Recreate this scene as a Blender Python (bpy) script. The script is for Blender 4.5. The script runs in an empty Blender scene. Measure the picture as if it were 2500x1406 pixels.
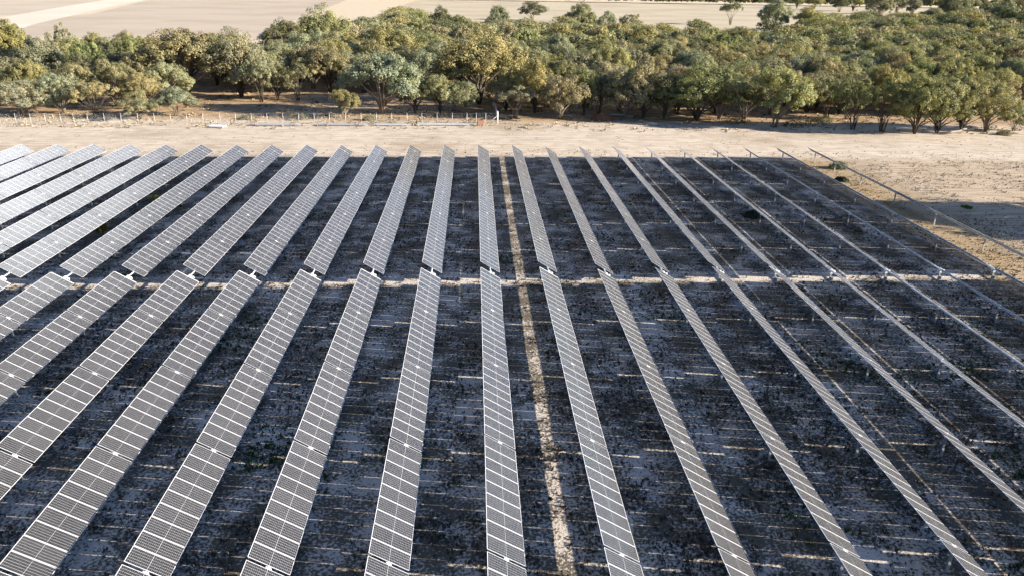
import bpy, math, random
import numpy as np
from mathutils import Matrix, Vector

rng = np.random.default_rng(11)
random.seed(11)
S = bpy.context.scene
C = S.collection
R = math.radians

# ------------------------------------------------------------------ camera figures
CAM = np.array([-1.66588, 0.0, 30.77586])
FW = np.array([0.0496182, 0.9245540, -0.3778069])
RT = np.array([0.9987625, -0.0472200, 0.0156149])
UP = np.array([0.0034032, 0.3781141, 0.9257527])
FOC = 1824.81 / 2500.0            # focal length in picture widths


def seen(p):
    """where a world point lands, in picture widths from the centre (right, up)"""
    v = np.asarray(p, float) - CAM
    d = max(v @ FW, 0.1)
    return FOC * (v @ RT) / d, FOC * (v @ UP) / d


# ------------------------------------------------------------------ mesh helpers
class MB:
    def __init__(self):
        self.v, self.f, self.m = [], [], []

    def add(self, v, f, mat=0):
        o = len(self.v)
        self.v += [tuple(p) for p in v]
        self.f += [tuple(i + o for i in q) for q in f]
        self.m += [mat] * len(f)

    def box(self, x0, x1, y0, y1, z0, z1, mat=0):
        v = [(x, y, z) for z in (z0, z1) for y in (y0, y1) for x in (x0, x1)]
        self.add(v, [(0, 2, 3, 1), (4, 5, 7, 6), (0, 1, 5, 4), (2, 6, 7, 3), (0, 4, 6, 2), (1, 3, 7, 5)], mat)

    def tube(self, pts, rad, n=8, mat=0, cap=True):
        pts = [Vector(p) for p in pts]
        if not hasattr(rad, '__len__'):
            rad = [rad] * len(pts)
        v, f = [], []
        for i, p in enumerate(pts):
            t = (pts[min(i + 1, len(pts) - 1)] - pts[max(i - 1, 0)]).normalized()
            a = t.cross(Vector((0, 0, 1)) if abs(t.z) < .9 else Vector((1, 0, 0))).normalized()
            b = t.cross(a)
            for k in range(n):
                w = 2 * math.pi * k / n
                v.append(p + (a * math.cos(w) + b * math.sin(w)) * rad[i])
        for i in range(len(pts) - 1):
            for k in range(n):
                f.append((i * n + k, i * n + (k + 1) % n, (i + 1) * n + (k + 1) % n, (i + 1) * n + k))
        if cap:
            f.append(tuple(range(n - 1, -1, -1)))
            f.append(tuple((len(pts) - 1) * n + k for k in range(n)))
        self.add(v, f, mat)

    def mesh(self, name, mats, smooth=False):
        me = bpy.data.meshes.new(name)
        me.from_pydata(self.v, [], self.f)
        for m in mats:
            me.materials.append(m)
        me.polygons.foreach_set('material_index', self.m)
        if smooth:
            me.polygons.foreach_set('use_smooth', [True] * len(self.f))
        me.update()
        return me


def quads_mesh(name, V, mat, tint=None):
    """V: (n,4,3) loose quads as one mesh"""
    n = len(V)
    me = bpy.data.meshes.new(name)
    me.vertices.add(4 * n)
    me.vertices.foreach_set('co', np.ascontiguousarray(V, np.float32).ravel())
    me.loops.add(4 * n)
    me.loops.foreach_set('vertex_index', np.arange(4 * n, dtype=np.int32))
    me.polygons.add(n)
    me.polygons.foreach_set('loop_start', np.arange(0, 4 * n, 4, dtype=np.int32))
    if tint is not None:
        a = me.color_attributes.new('tint', 'FLOAT_COLOR', 'POINT')
        c = np.ones((n, 4, 4), np.float32)
        c[:, :, :3] = tint[:, None, :]
        a.data.foreach_set('color', c.ravel())
    me.materials.append(mat)
    me.update(calc_edges=True)
    return me


def obj(name, me, parent=None, loc=(0, 0, 0), rot=(0, 0, 0), scale=(1, 1, 1)):
    o = bpy.data.objects.new(name, me)
    C.objects.link(o)
    o.parent = parent
    o.location, o.rotation_euler, o.scale = loc, rot, scale
    return o


def tag(o, label=None, cat=None, group=None, kind=None):
    if label: o['label'] = label
    if cat: o['category'] = cat
    if group: o['group'] = group
    if kind: o['kind'] = kind
    return o


# ------------------------------------------------------------------ materials
def new_mat(name):
    m = bpy.data.materials.new(name)
    m.use_nodes = True
    nt = m.node_tree
    return m, nt, nt.nodes['Principled BSDF']


def lk(nt, a, b):
    nt.links.new(a, b)


def math_n(nt, op, a, b=None, c=None, clamp=False):
    n = nt.nodes.new('ShaderNodeMath')
    n.operation = op
    n.use_clamp = clamp
    for i, x in enumerate((a, b, c)):
        if x is None: continue
        if isinstance(x, (int, float)): n.inputs[i].default_value = x
        else: lk(nt, x, n.inputs[i])
    return n.outputs[0]


def noise(nt, vec, scale, detail=4, rough=.55, stretch=None):
    if stretch:
        mp = nt.nodes.new('ShaderNodeMapping')
        mp.inputs['Scale'].default_value = stretch
        lk(nt, vec, mp.inputs['Vector'])
        vec = mp.outputs[0]
    n = nt.nodes.new('ShaderNodeTexNoise')
    n.inputs['Scale'].default_value = scale
    n.inputs['Detail'].default_value = detail
    n.inputs['Roughness'].default_value = rough
    lk(nt, vec, n.inputs['Vector'])
    return n.outputs['Fac']


def ramp(nt, fac, lo, hi):
    n = nt.nodes.new('ShaderNodeMapRange')
    n.interpolation_type = 'SMOOTHSTEP'
    n.inputs['From Min'].default_value = lo
    n.inputs['From Max'].default_value = hi
    lk(nt, fac, n.inputs['Value'])
    return n.outputs['Result']


def mix(nt, fac, a, b, mode='MIX'):
    n = nt.nodes.new('ShaderNodeMix')
    n.data_type = 'RGBA'
    n.blend_type = mode
    for sock, x in ((n.inputs['Factor'], fac), (n.inputs['A'], a), (n.inputs['B'], b)):
        if isinstance(x, (int, float)): sock.default_value = x
        elif isinstance(x, tuple): sock.default_value = (*x, 1)
        else: lk(nt, x, sock)
    return n.outputs['Result']


def plain(name, col, rough=.6, metal=0., var=.12, scale=3.):
    m, nt, b = new_mat(name)
    tc = nt.nodes.new('ShaderNodeTexCoord')
    f = noise(nt, tc.outputs['Object'], scale, 5)
    c0 = tuple(x * (1 - var) for x in col)
    c1 = tuple(min(1, x * (1 + var)) for x in col)
    lk(nt, mix(nt, f, c0, c1), b.inputs['Base Color'])
    b.inputs['Roughness'].default_value = rough
    b.inputs['Metallic'].default_value = metal
    return m


M_ALU = plain('anodised_aluminium', (.74, .74, .75), .38, .25, .05, 20)
M_GALV = plain('galvanised_steel', (.50, .51, .52), .5, .45, .2, 9)
M_TUBE = plain('galvanised_tube', (.62, .64, .66), .42, .45, .12, 5)
M_WHITE = plain('white_paint', (.78, .77, .74), .5, 0, .1, 6)
M_BACK = plain('white_backsheet', (.32, .33, .35), .6, 0, .05, 4)
M_DARK = plain('dark_housing', (.06, .065, .07), .5, 0, .2, 8)
M_RUST = plain('rusty_orange_steel', (.30, .155, .10), .8, 0, .3, 4)
M_WOOD = plain('weathered_grey_timber', (.34, .30, .26), .9, 0, .3, 5)
M_BARK = plain('dark_bark', (.085, .068, .052), .95, 0, .4, 6)
M_PALEBARK = plain('pale_bark', (.24, .19, .145), .9, 0, .35, 5)
M_MOUND = plain('red_soil', (.17, .075, .035), 1, 0, .4, 2)
M_ROOF = plain('blue_roof_sheet', (.10, .22, .50), .4, .1, .1, 1)
M_PALEROOF = plain('pale_green_roof_sheet', (.55, .62, .56), .5, 0, .12, 1)
M_CREAM = plain('cream_wall', (.6, .58, .52), .7, 0, .1, 1)


def cell_material():
    m, nt, b = new_mat('photovoltaic_glass')
    tc = nt.nodes.new('ShaderNodeTexCoord')
    sp = nt.nodes.new('ShaderNodeSeparateXYZ')
    lk(nt, tc.outputs['Object'], sp.inputs[0])
    ax = math_n(nt, 'ABSOLUTE', sp.outputs['X'])
    ay = math_n(nt, 'ADD', sp.outputs['Y'], PH / 2 - .036)
    # strings of cells run along the long side, six of them across the short side
    cy = (PH - .072) / 6
    fy = math_n(nt, 'FRACT', math_n(nt, 'DIVIDE', ay, cy))
    ey = math_n(nt, 'MINIMUM', fy, math_n(nt, 'SUBTRACT', 1, fy))
    ly = math_n(nt, 'LESS_THAN', ey, .0048 / cy)
    cx = (PW / 2 - .036 - .012) / 12
    fx = math_n(nt, 'FRACT', math_n(nt, 'DIVIDE', math_n(nt, 'SUBTRACT', ax, .012), cx))
    ex = math_n(nt, 'MINIMUM', fx, math_n(nt, 'SUBTRACT', 1, fx))
    lx = math_n(nt, 'LESS_THAN', ex, .0016 / cx)
    mid = math_n(nt, 'LESS_THAN', ax, .0045)
    ox = math_n(nt, 'GREATER_THAN', ax, PW / 2 - .026)
    oy = math_n(nt, 'GREATER_THAN', math_n(nt, 'ABSOLUTE', sp.outputs['Y']), PH / 2 - .024)
    line = ly
    for s in (lx, mid, ox, oy):
        line = math_n(nt, 'MAXIMUM', line, s)
    oi = nt.nodes.new('ShaderNodeObjectInfo')
    cell = mix(nt, oi.outputs['Random'], (.020, .0195, .021), (.030, .029, .031))
    lk(nt, mix(nt, line, cell, (.46, .465, .47)), b.inputs['Base Color'])
    dust = noise(nt, tc.outputs['Object'], 2.2, 5)
    lk(nt, math_n(nt, 'MULTIPLY_ADD', dust, .10, .11), b.inputs['Roughness'])
    b.inputs['IOR'].default_value = 1.5
    b.inputs['Specular IOR Level'].default_value = .5
    b.inputs['Sheen Weight'].default_value = .38        # a film of dust
    b.inputs['Sheen Roughness'].default_value = .3
    b.inputs['Sheen Tint'].default_value = (1, .93, .86, 1)
    return m


PW, PH = 2.465, 1.170        # a module: across the row, along the row
M_CELL = cell_material()


def leaf_material(name, use_tint):
    m, nt, b = new_mat(name)
    out = nt.nodes['Material Output']
    if use_tint:
        a = nt.nodes.new('ShaderNodeAttribute')
        a.attribute_name = 'tint'
        col = a.outputs['Color']
    else:
        oi = nt.nodes.new('ShaderNodeObjectInfo')
        col = oi.outputs['Color']
    tc = nt.nodes.new('ShaderNodeTexCoord')
    f = noise(nt, tc.outputs['Object'], 5 if not use_tint else .5, 3)
    g = ramp(nt, f, .3, .72)
    col = mix(nt, g, mix(nt, 1, col, (.70, .76, .76), 'MULTIPLY'), mix(nt, 1, col, (1.22, 1.16, 1.0), 'MULTIPLY'))
    lk(nt, col, b.inputs['Base Color'])
    b.inputs['Roughness'].default_value = .6
    b.inputs['Specular IOR Level'].default_value = .25
    tr = nt.nodes.new('ShaderNodeBsdfTranslucent')
    lk(nt, mix(nt, 1, col, (1.15, 1.1, .6), 'MULTIPLY'), tr.inputs['Color'])
    ms = nt.nodes.new('ShaderNodeMixShader')
    ms.inputs[0].default_value = .28
    lk(nt, b.outputs[0], ms.inputs[1])
    lk(nt, tr.outputs[0], ms.inputs[2])
    lk(nt, ms.outputs[0], out.inputs['Surface'])
    return m


M_LEAF = leaf_material('leaves', False)
M_LEAFT = leaf_material('leaves_of_mass', True)


def grass_material():
    m, nt, b = new_mat('tussock_blades')
    a = nt.nodes.new('ShaderNodeAttribute')
    a.attribute_name = 'tint'
    lk(nt, a.outputs['Color'], b.inputs['Base Color'])
    b.inputs['Roughness'].default_value = .9
    b.inputs['Specular IOR Level'].default_value = .1
    return m


M_GRASS = grass_material()


def ground_material():
    m, nt, b = new_mat('sandy_ground')
    g = nt.nodes.new('ShaderNodeNewGeometry')
    P = g.outputs['Position']
    sp = nt.nodes.new('ShaderNodeSeparateXYZ')
    lk(nt, P, sp.inputs[0])
    big = noise(nt, P, .045, 4)
    med = noise(nt, P, .35, 5)
    fine = noise(nt, P, 4.6, 6, .62)
    vfine = noise(nt, P, 9., 5, .6)
    strk = noise(nt, P, .5, 5, .6, (.25, 1.6, 1))
    soil = mix(nt, ramp(nt, med, .3, .7), (.49, .405, .31), (.60, .51, .40))
    soil = mix(nt, math_n(nt, 'MULTIPLY', ramp(nt, strk, .48, .66), .6), soil, (.36, .275, .195))
    strk2 = noise(nt, P, 1.1, 6, .62, (.12, 1.5, 1))
    soil = mix(nt, math_n(nt, 'MULTIPLY', ramp(nt, strk2, .54, .66), .55), soil, (.31, .25, .185))
    # wheel ruts of the perimeter track
    for yc, amp, wl, half in ((152.5, 1.6, .021, .85), (160.5, 2.2, .016, .85), (147.0, 1.1, .03, .8)):
        cy = math_n(nt, 'MULTIPLY_ADD', math_n(nt, 'SINE', math_n(nt, 'MULTIPLY', sp.outputs['X'], wl)), amp, yc)
        cy = math_n(nt, 'MULTIPLY_ADD', math_n(nt, 'SUBTRACT', noise(nt, P, .06, 2), .5), 4, cy)
        dd = math_n(nt, 'ABSOLUTE', math_n(nt, 'SUBTRACT', math_n(nt, 'ABSOLUTE', math_n(nt, 'SUBTRACT', sp.outputs['Y'], cy)), half))
        rut = math_n(nt, 'SUBTRACT', 1, ramp(nt, dd, .12, .42))
        soil = mix(nt, math_n(nt, 'MULTIPLY', rut, math_n(nt, 'MULTIPLY', ramp(nt, med, .35, .6), .75)), soil, (.66, .57, .45))
        edge = math_n(nt, 'MULTIPLY', ramp(nt, dd, .38, .5), math_n(nt, 'SUBTRACT', 1, ramp(nt, dd, .55, .95)))
        soil = mix(nt, math_n(nt, 'MULTIPLY', edge, .35), soil, (.33, .26, .185))
    # dry litter, patchy at two scales
    lit = math_n(nt, 'ADD', math_n(nt, 'MULTIPLY', fine, .62), math_n(nt, 'MULTIPLY', big, .5))
    litm = ramp(nt, lit, .585, .67)
    soil = mix(nt, math_n(nt, 'MULTIPLY', litm, .75), soil, (.27, .20, .125))
    # inside the array: paler crust under dark dead growth
    yy = math_n(nt, 'ADD', sp.outputs['Y'], math_n(nt, 'MULTIPLY', math_n(nt, 'SUBTRACT', med, .5), 9))
    inarr = math_n(nt, 'SUBTRACT', 1, ramp(nt, yy, 138, 144))
    crust = mix(nt, ramp(nt, fine, .35, .65), (.48, .42, .355), (.60, .53, .455))
    growth = math_n(nt, 'ADD', math_n(nt, 'MULTIPLY', fine, .75), math_n(nt, 'MULTIPLY', med, .45))
    growth = math_n(nt, 'ADD', growth, math_n(nt, 'MULTIPLY', ramp(nt, yy, 50, 95), .012))  # darker farther out: shade among the tussocks, painted as extra growth
    # less growth across the middle aisle: its sunlit brightness put into the colour
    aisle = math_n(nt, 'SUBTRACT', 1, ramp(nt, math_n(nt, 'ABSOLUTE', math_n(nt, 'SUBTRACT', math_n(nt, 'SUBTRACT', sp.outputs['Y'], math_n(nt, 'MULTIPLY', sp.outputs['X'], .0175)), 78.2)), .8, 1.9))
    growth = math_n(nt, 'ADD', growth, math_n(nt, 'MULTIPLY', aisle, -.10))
    growth = math_n(nt, 'ADD', growth, math_n(nt, 'MULTIPLY', math_n(nt, 'SUBTRACT', noise(nt, P, .11, 3), .47), .28))
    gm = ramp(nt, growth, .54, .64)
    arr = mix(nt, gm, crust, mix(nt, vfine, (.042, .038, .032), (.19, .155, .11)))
    # east margin: straw coloured sward beside and under the last rows
    xx = math_n(nt, 'ADD', sp.outputs['X'], math_n(nt, 'MULTIPLY', math_n(nt, 'SUBTRACT', med, .5), 8))
    east = math_n(nt, 'MULTIPLY', ramp(nt, xx, 55, 61), ramp(nt, yy, 20, 40))
    east = math_n(nt, 'MULTIPLY', east, math_n(nt, 'SUBTRACT', 1, ramp(nt, xx, 67, 76)))
    straw = mix(nt, ramp(nt, fine, .35, .65), (.20, .14, .075), (.47, .355, .22))
    arr = mix(nt, math_n(nt, 'MULTIPLY', east, .85), arr, straw)
    east2 = ramp(nt, xx, 65, 76)
    grey = mix(nt, ramp(nt, strk2, .40, .62), (.57, .46, .335), (.33, .25, .165))
    grey = mix(nt, math_n(nt, 'MULTIPLY', ramp(nt, fine, .46, .6), .55), grey, (.25, .185, .125))
    arr = mix(nt, east2, arr, grey)
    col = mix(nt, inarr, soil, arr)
    # under the trees: orange leaf litter
    wood = ramp(nt, yy, 176, 184)
    litter = mix(nt, ramp(nt, med, .35, .65), (.30, .19, .105), (.46, .33, .20))
    litter = mix(nt, math_n(nt, 'MULTIPLY', ramp(nt, fine, .5, .65), .7), litter, (.17, .125, .07))
    col = mix(nt, wood, col, litter)
    far = ramp(nt, yy, 380, 420)
    fcol = mix(nt, ramp(nt, strk, .3, .7), (.50, .41, .28), (.60, .50, .36))
    col = mix(nt, far, col, fcol)
    lk(nt, col, b.inputs['Base Color'])
    b.inputs['Roughness'].default_value = 1
    b.inputs['Specular IOR Level'].default_value = .1
    bp = nt.nodes.new('ShaderNodeBump')
    bp.inputs['Strength'].default_value = .7
    bp.inputs['Distance'].default_value = .12
    lk(nt, math_n(nt, 'ADD', fine, math_n(nt, 'MULTIPLY', vfine, .4)), bp.inputs['Height'])
    lk(nt, bp.outputs[0], b.inputs['Normal'])
    return m


def field_material(name, c0, c1, c2, ang, stretch):
    m, nt, b = new_mat(name)
    g = nt.nodes.new('ShaderNodeNewGeometry')
    mp = nt.nodes.new('ShaderNodeMapping')
    mp.inputs['Rotation'].default_value = (0, 0, ang)
    lk(nt, g.outputs['Position'], mp.inputs['Vector'])
    f = noise(nt, mp.outputs[0], .22, 5, .6, stretch)
    h = noise(nt, mp.outputs[0], .012, 3)
    k = noise(nt, mp.outputs[0], .9, 4, .6)
    col = mix(nt, ramp(nt, f, .3, .7), c0, c1)
    col = mix(nt, math_n(nt, 'MULTIPLY', ramp(nt, h, .4, .65), .6), col, c2)
    col = mix(nt, math_n(nt, 'MULTIPLY', ramp(nt, k, .55, .7), .35), col, tuple(x * .6 for x in c0))
    lk(nt, col, b.inputs['Base Color'])
    b.inputs['Roughness'].default_value = 1
    b.inputs['Specular IOR Level'].default_value = .1
    return m


# ------------------------------------------------------------------ setting: land
def sheet(name, pts, z, mat):
    mb = MB()
    mb.add([(x, y, z) for x, y in pts], [tuple(range(len(pts)))])
    return tag(obj(name, mb.mesh(name, [mat])), kind='structure')


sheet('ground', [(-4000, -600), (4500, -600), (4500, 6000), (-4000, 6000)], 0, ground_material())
sheet('ploughed_field', [(-330, 425), (-112, 428), (-140, 590), (-212, 1350), (-560, 1500), (-330, 700)], .02,
      field_material('ploughed_soil', (.43, .355, .27), (.50, .42, .325), (.38, .305, .225), R(14), (6, .12, 1)))
sheet('stubble_field', [(-700, 640), (-372, 655), (-430, 850), (-520, 1160), (-620, 1500), (-1200, 1500)], .02,
      field_material('stubble', (.46, .385, .295), (.52, .44, .34), (.42, .345, .26), R(14), (5, .2, 1)))
sheet('dirt_road', [(-240, 400), (-294, 539), (-385, 856), (-470, 1168), (-560, 1500), (-600, 1500), (-508, 1140), (-428, 849), (-352, 590), (-300, 400)], .03,
      field_material('pale_road', (.60, .53, .43), (.66, .59, .48), (.56, .49, .39), R(14), (3, .3, 1)))
sheet('dry_grass_field', [(-60, 560), (60, 520), (300, 500), (700, 560), (1500, 1250), (1400, 1390), (-100, 1380), (-95, 900)], .02,
      field_material('dry_pasture', (.43, .36, .25), (.53, .455, .325), (.36, .295, .20), 0, (.15, 3, 1)))


def ribbon(name, pts, w, z, mat):
    mb = MB()
    v = []
    for i, (x, y) in enumerate(pts):
        a, c = pts[max(i - 1, 0)], pts[min(i + 1, len(pts) - 1)]
        d = Vector((c[0] - a[0], c[1] - a[1])).normalized()
        ww = w * (1 + .18 * math.sin(i * 1.7))
        v += [(x - d.y * ww / 2, y + d.x * ww / 2, z), (x + d.y * ww / 2, y - d.x * ww / 2, z)]
    mb.add(v, [(2 * i, 2 * i + 1, 2 * i + 3, 2 * i + 2) for i in range(len(pts) - 1)])
    return tag(obj(name, mb.mesh(name, [mat])), kind='structure')


ribbon('path', [(-150, 226), (-120, 223), (-95, 221), (-80, 220), (-68, 219.5), (-54, 219), (-40, 219.5), (-28, 220.5), (-16, 222), (0, 224.5), (16, 227), (30, 229), (42, 231), (70, 236), (110, 243), (160, 252)],
       5.2, .03, field_material('orange_path', (.50, .33, .20), (.58, .40, .26), (.47, .30, .18), 0, (.6, 1, 1)))

# ------------------------------------------------------------------ solar trackers
PITCH, SHEAR = 6.3093, .01752
TILT = .5515
HUB = 1.90
MPN, MPF, GAP = 1.2069, 1.1947, .175
Y_FAR, Y_NEAR = 76.456, 74.663
DZ = [-.035, -.019, .042, -.007, 0, 0, -.052, -.029, .001, -.018, .04, .061, .088, .11, .108, -.205, -.083, -.021, .009, 0, 0, 0, 0, 0]


DT = {17: -.006, 18: -.018, 19: -.03, 20: -.034, 21: -.032, 22: -.03, 23: -.03}


def panel_mesh(pitch, name):
    ph = pitch - .046
    hx, hy = PW / 2, ph / 2
    mb = MB()
    w = .016
    mb.add([(-hx + w, -hy + w, -.003), (hx - w, -hy + w, -.003), (hx - w, hy - w, -.003), (-hx + w, hy - w, -.003)], [(0, 1, 2, 3)], 0)
    mb.add([(-hx + w, -hy + w, -.009), (hx - w, -hy + w, -.009), (hx - w, hy - w, -.009), (-hx + w, hy - w, -.009)], [(3, 2, 1, 0)], 2)
    mb.box(-hx, hx, -hy, -hy + w, -.030, 0, 1)
    mb.box(-hx, hx, hy - w, hy, -.030, 0, 1)
    mb.box(-hx, -hx + w, -hy + w, hy - w, -.030, 0, 1)
    mb.box(hx - w, hx, -hy + w, hy - w, -.030, 0, 1)
    # junction boxes and the short mounting rails that grip the torque tube
    for x in (-.25, 0, .25):
        mb.box(x - .04, x + .04, -.03, .03, -.03, -.010, 3)
    mb.box(-.42, .42, -hy + .05, -hy + .09, -.095, -.0305, 1)
    mb.box(-.42, .42, hy - .09, hy - .05, -.095, -.0305, 1)
    return mb.mesh(name, [M_CELL, M_ALU, M_BACK, M_DARK])


ME_PN = panel_mesh(MPN, 'solar_panel')
ME_PF = panel_mesh(MPF, 'solar_panel_far')


def post_mesh():
    mb = MB()
    h = HUB - .30
    mb.box(-.085, .085, -.055, -.047, -.6, h)         # steel section: two flanges and a web
    mb.box(-.085, .085, .047, .055, -.6, h)
    mb.box(-.005, .005, -.047, .047, -.6, h)
    return mb.mesh('post', [M_GALV])


def bearing_mesh():
    mb = MB()
    z = HUB - .155
    mb.box(-.15, .15, -.02, .02, z - .20, z - .08)
    n = 14
    v, f = [], []
    for k in range(n):
        a = 2 * math.pi * k / n
        for r, y in ((.135, -.035), (.135, .035), (.085, .035), (.085, -.035)):
            v.append((r * math.cos(a), y, z + r * math.sin(a)))
    for k in range(n):
        for q in range(4):
            a, b2 = k * 4 + q, k * 4 + (q + 1) % 4
            c, d = ((k + 1) % n) * 4 + (q + 1) % 4, ((k + 1) % n) * 4 + q
            f.append((a, b2, c, d))
    mb.add(v, f)
    mb.box(-.10, .10, -.03, .03, z + .12, z + .165)
    return mb.mesh('bearing', [M_ALU])


def brace_mesh():
    """white bracket lying in the gap over a bearing, seen from above as a small cross"""
    mb = MB()
    mb.box(-.15, .15, -.025, .025, -.055, -.012)
    mb.box(-.045, .045, -.08, .08, -.075, -.020)
    return mb.mesh('clamp', [M_WHITE])


def drive_meshes():
    mb = MB()
    z = HUB - .155
    mb.tube([(0, -.13, z), (0, .13, z)], .19, 18)
    mb.box(-.13, .13, -.12, .12, z - .34, z - .15)
    mb.tube([(-.34, -.05, z - .12), (.20, -.05, z - .12)], .075, 10)
    a = mb.mesh('slew_gearbox', [M_WHITE])
    mb = MB()
    mb.tube([(.21, -.05, z - .12), (.47, -.05, z - .12)], .068, 12)
    mb.box(.24, .42, -.14, .02, z - .05, z + .03)
    b = mb.mesh('motor', [M_WHITE])
    mb = MB()
    pts = [(.36, .0, z - .05), (.46, .16, z - .35), (.42, .26, z - .75), (.16, .10, z - 1.05)]
    mb.tube(pts, .016, 6)
    c = mb.mesh('cable', [M_DARK])
    mb = MB()
    mb.box(.09, .25, -.11, .11, .62, 1.02)
    d = mb.mesh('control_box', [M_GALV])
    return a, b, c, d


def rail_mesh():
    mb = MB()
    mb.box(-PW / 2 + .04, PW / 2 - .04, -.03, .03, -.07, -.004)
    mb.box(-PW / 2 + .04, PW / 2 - .04, .034, .075, -.07, -.045)
    return mb.mesh('edge_rail', [M_WHITE])


ME_POST, ME_BEAR, ME_CLAMP, ME_RAIL = post_mesh(), bearing_mesh(), brace_mesh(), rail_mesh()
ME_GEAR, ME_MOTOR, ME_CABLE, ME_CTRL = drive_meshes()


def stations():
    """panel centres (y, mesh), posts and gap places along one row, measured from the near table's far edge"""
    pn, posts, gaps = [], [], []
    y = Y_FAR - Y_NEAR
    y0 = y
    for i, n in enumerate((8, 9, 9, 9, 8, 7, 2)):
        for k in range(n):
            pn.append((y + MPF * (k + .5), ME_PF))
        y += n * MPF
        if i < 6:
            posts.append(y + GAP / 2); gaps.append(y + GAP / 2)
            y += GAP
    yend = y
    y = 0
    for i, n in enumerate((8, 9, 9, 9, 8)):
        for k in range(n):
            pn.append((y - MPN * (k + .5), ME_PN))
        y -= n * MPN
        posts.append(y - GAP / 2)
        if i < 4: gaps.append(y - GAP / 2)
        y -= GAP
    posts.append(.42)
    return pn, posts, gaps, y, yend, y0


PN, POSTS, GAPS, YA, YZ, YF0 = stations()
mb = MB()
mb.tube([(0, YA - .2, HUB - .155), (0, YZ + .05, HUB - .155)], .078, 10)
ME_TUBE = mb.mesh('torque_tube', [M_TUBE], True)


def in_reach(x, y, z, mx=.17, my=.14):
    a, b = seen((x, y, z))
    return abs(a) < .5 + mx and abs(b) < .2812 + my


ROW_LABELS = [
    'leftmost solar tracker row, only its far tip in view, whitened by sky glare',
    'second solar tracker row from the left edge, streaked white by glare',
    'third solar tracker row from the left edge, white streaks at its near part',
    'fourth solar tracker row from the left edge, grey far tip beside bare ground',
    'fifth solar tracker row from the left, glare only on its lowest visible modules',
    'sixth solar tracker row from the left, last one leaving the photo by its left side whole',
    'seventh solar tracker row from the left, bright lined modules beside the aisle gap',
    'eighth solar tracker row from the left, crossing the left edge below the aisle',
    'ninth solar tracker row from the left, near table of coarse lined dark modules',
    'tenth solar tracker row from the left, near end leaving by the bottom left corner',
    'eleventh solar tracker row from the left, wide dark modules reaching the bottom edge',
    'twelfth solar tracker row from the left, third to the left of the sunlit dirt lane',
    'thirteenth solar tracker row from the left, second to the left of the sunlit dirt lane',
    'solar tracker row standing upright in the photo, just left of the sunlit dirt lane',
    'solar tracker row just right of the sunlit dirt lane, silvery sheen on its panels',
    'second solar tracker row right of the sunlit dirt lane, brownish grey panels',
    'third solar tracker row right of the sunlit dirt lane, brown grey panels',
    'fourth solar tracker row right of the sunlit dirt lane, narrow striped panels',
    'fifth solar tracker row right of the sunlit dirt lane, narrow and palely striped',
    'sixth solar tracker row from the right edge, seen almost edge-on as a pale ribbon',
    'fifth solar tracker row from the right edge, edge-on with a bright white rim',
    'fourth solar tracker row from the right edge, thin line over a blue shaded tube',
    'second to last solar tracker row on the right, showing its underside tube',
    'last solar tracker row on the right, underside showing, beside open straw ground',
]
ROW_LABELS[18] = 'sixth solar tracker row from the right edge, narrow and palely striped'
ROW_LABELS[19] = 'fifth solar tracker row from the right edge, seen edge-on as a pale ribbon'
ROW_LABELS[20] = 'fourth solar tracker row from the right edge, edge-on with a bright white rim'
ROW_LABELS[21] = 'third solar tracker row from the right edge, thin line over a blue shaded tube'
ROW_LABELS[5] = 'sixth solar tracker row from the left, its aisle gap at the left edge'

for r in range(24):
    x = (r - 13) * PITCH
    yr = Y_NEAR + x * SHEAR
    root = obj('solar_tracker', None, None, (x, yr, DZ[r]))
    tag(root, ROW_LABELS[r], 'solar tracker', 'solar tracker rows of the array')
    obj('torque_tube', ME_TUBE, root)
    tl = TILT + DT.get(r, 0) + random.gauss(0, .004)
    ph = random.random() * 6
    ct, st = math.cos(tl), math.sin(tl)
    for y, me in PN:
        if not (in_reach(x, yr + y, HUB) or in_reach(x - 5, yr + y, 0, .05, .05)):
            continue
        j = random.gauss(0, .0035)
        obj('solar_panel', me, root, (0, y, HUB + .014 * math.sin(y * .21 + ph) + random.gauss(0, .003)), (random.gauss(0, .0022), tl + j + .008 * math.sin(y * .07 + ph * 2), 0))
    for y in POSTS:
        if not in_reach(x, yr + y, .8): continue
        p = obj('post', ME_POST, root, (0, y, 0))
        obj('bearing', ME_BEAR, p)
    for y in GAPS:
        if not in_reach(x, yr + y, HUB): continue
        obj('clamp', ME_CLAMP, root, (0, y, HUB), (0, tl, 0))
    if in_reach(x, yr, HUB):
        gb = obj('drive_unit', ME_GEAR, root, (0, .42, 0))
        obj('motor', ME_MOTOR, gb)
        obj('cable', ME_CABLE, gb)
        obj('control_box', ME_CTRL, gb)
        obj('edge_rail', ME_RAIL, root, (0, .045, HUB), (0, tl, 0))

# ------------------------------------------------------------------ tussocks and litter growing on the ground
def vnoise(x, y, s, seed):
    """smooth value noise on numpy arrays"""
    g = np.random.default_rng(seed).random((256, 256))
    X, Y = x / s, y / s
    i, j = np.floor(X).astype(int), np.floor(Y).astype(int)
    u, v = X - i, Y - j
    u, v = u * u * (3 - 2 * u), v * v * (3 - 2 * v)
    G = lambda a, b: g[a % 256, b % 256]
    return (G(i, j) * (1 - u) + G(i + 1, j) * u) * (1 - v) + (G(i, j + 1) * (1 - u) + G(i + 1, j + 1) * u) * v


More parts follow.
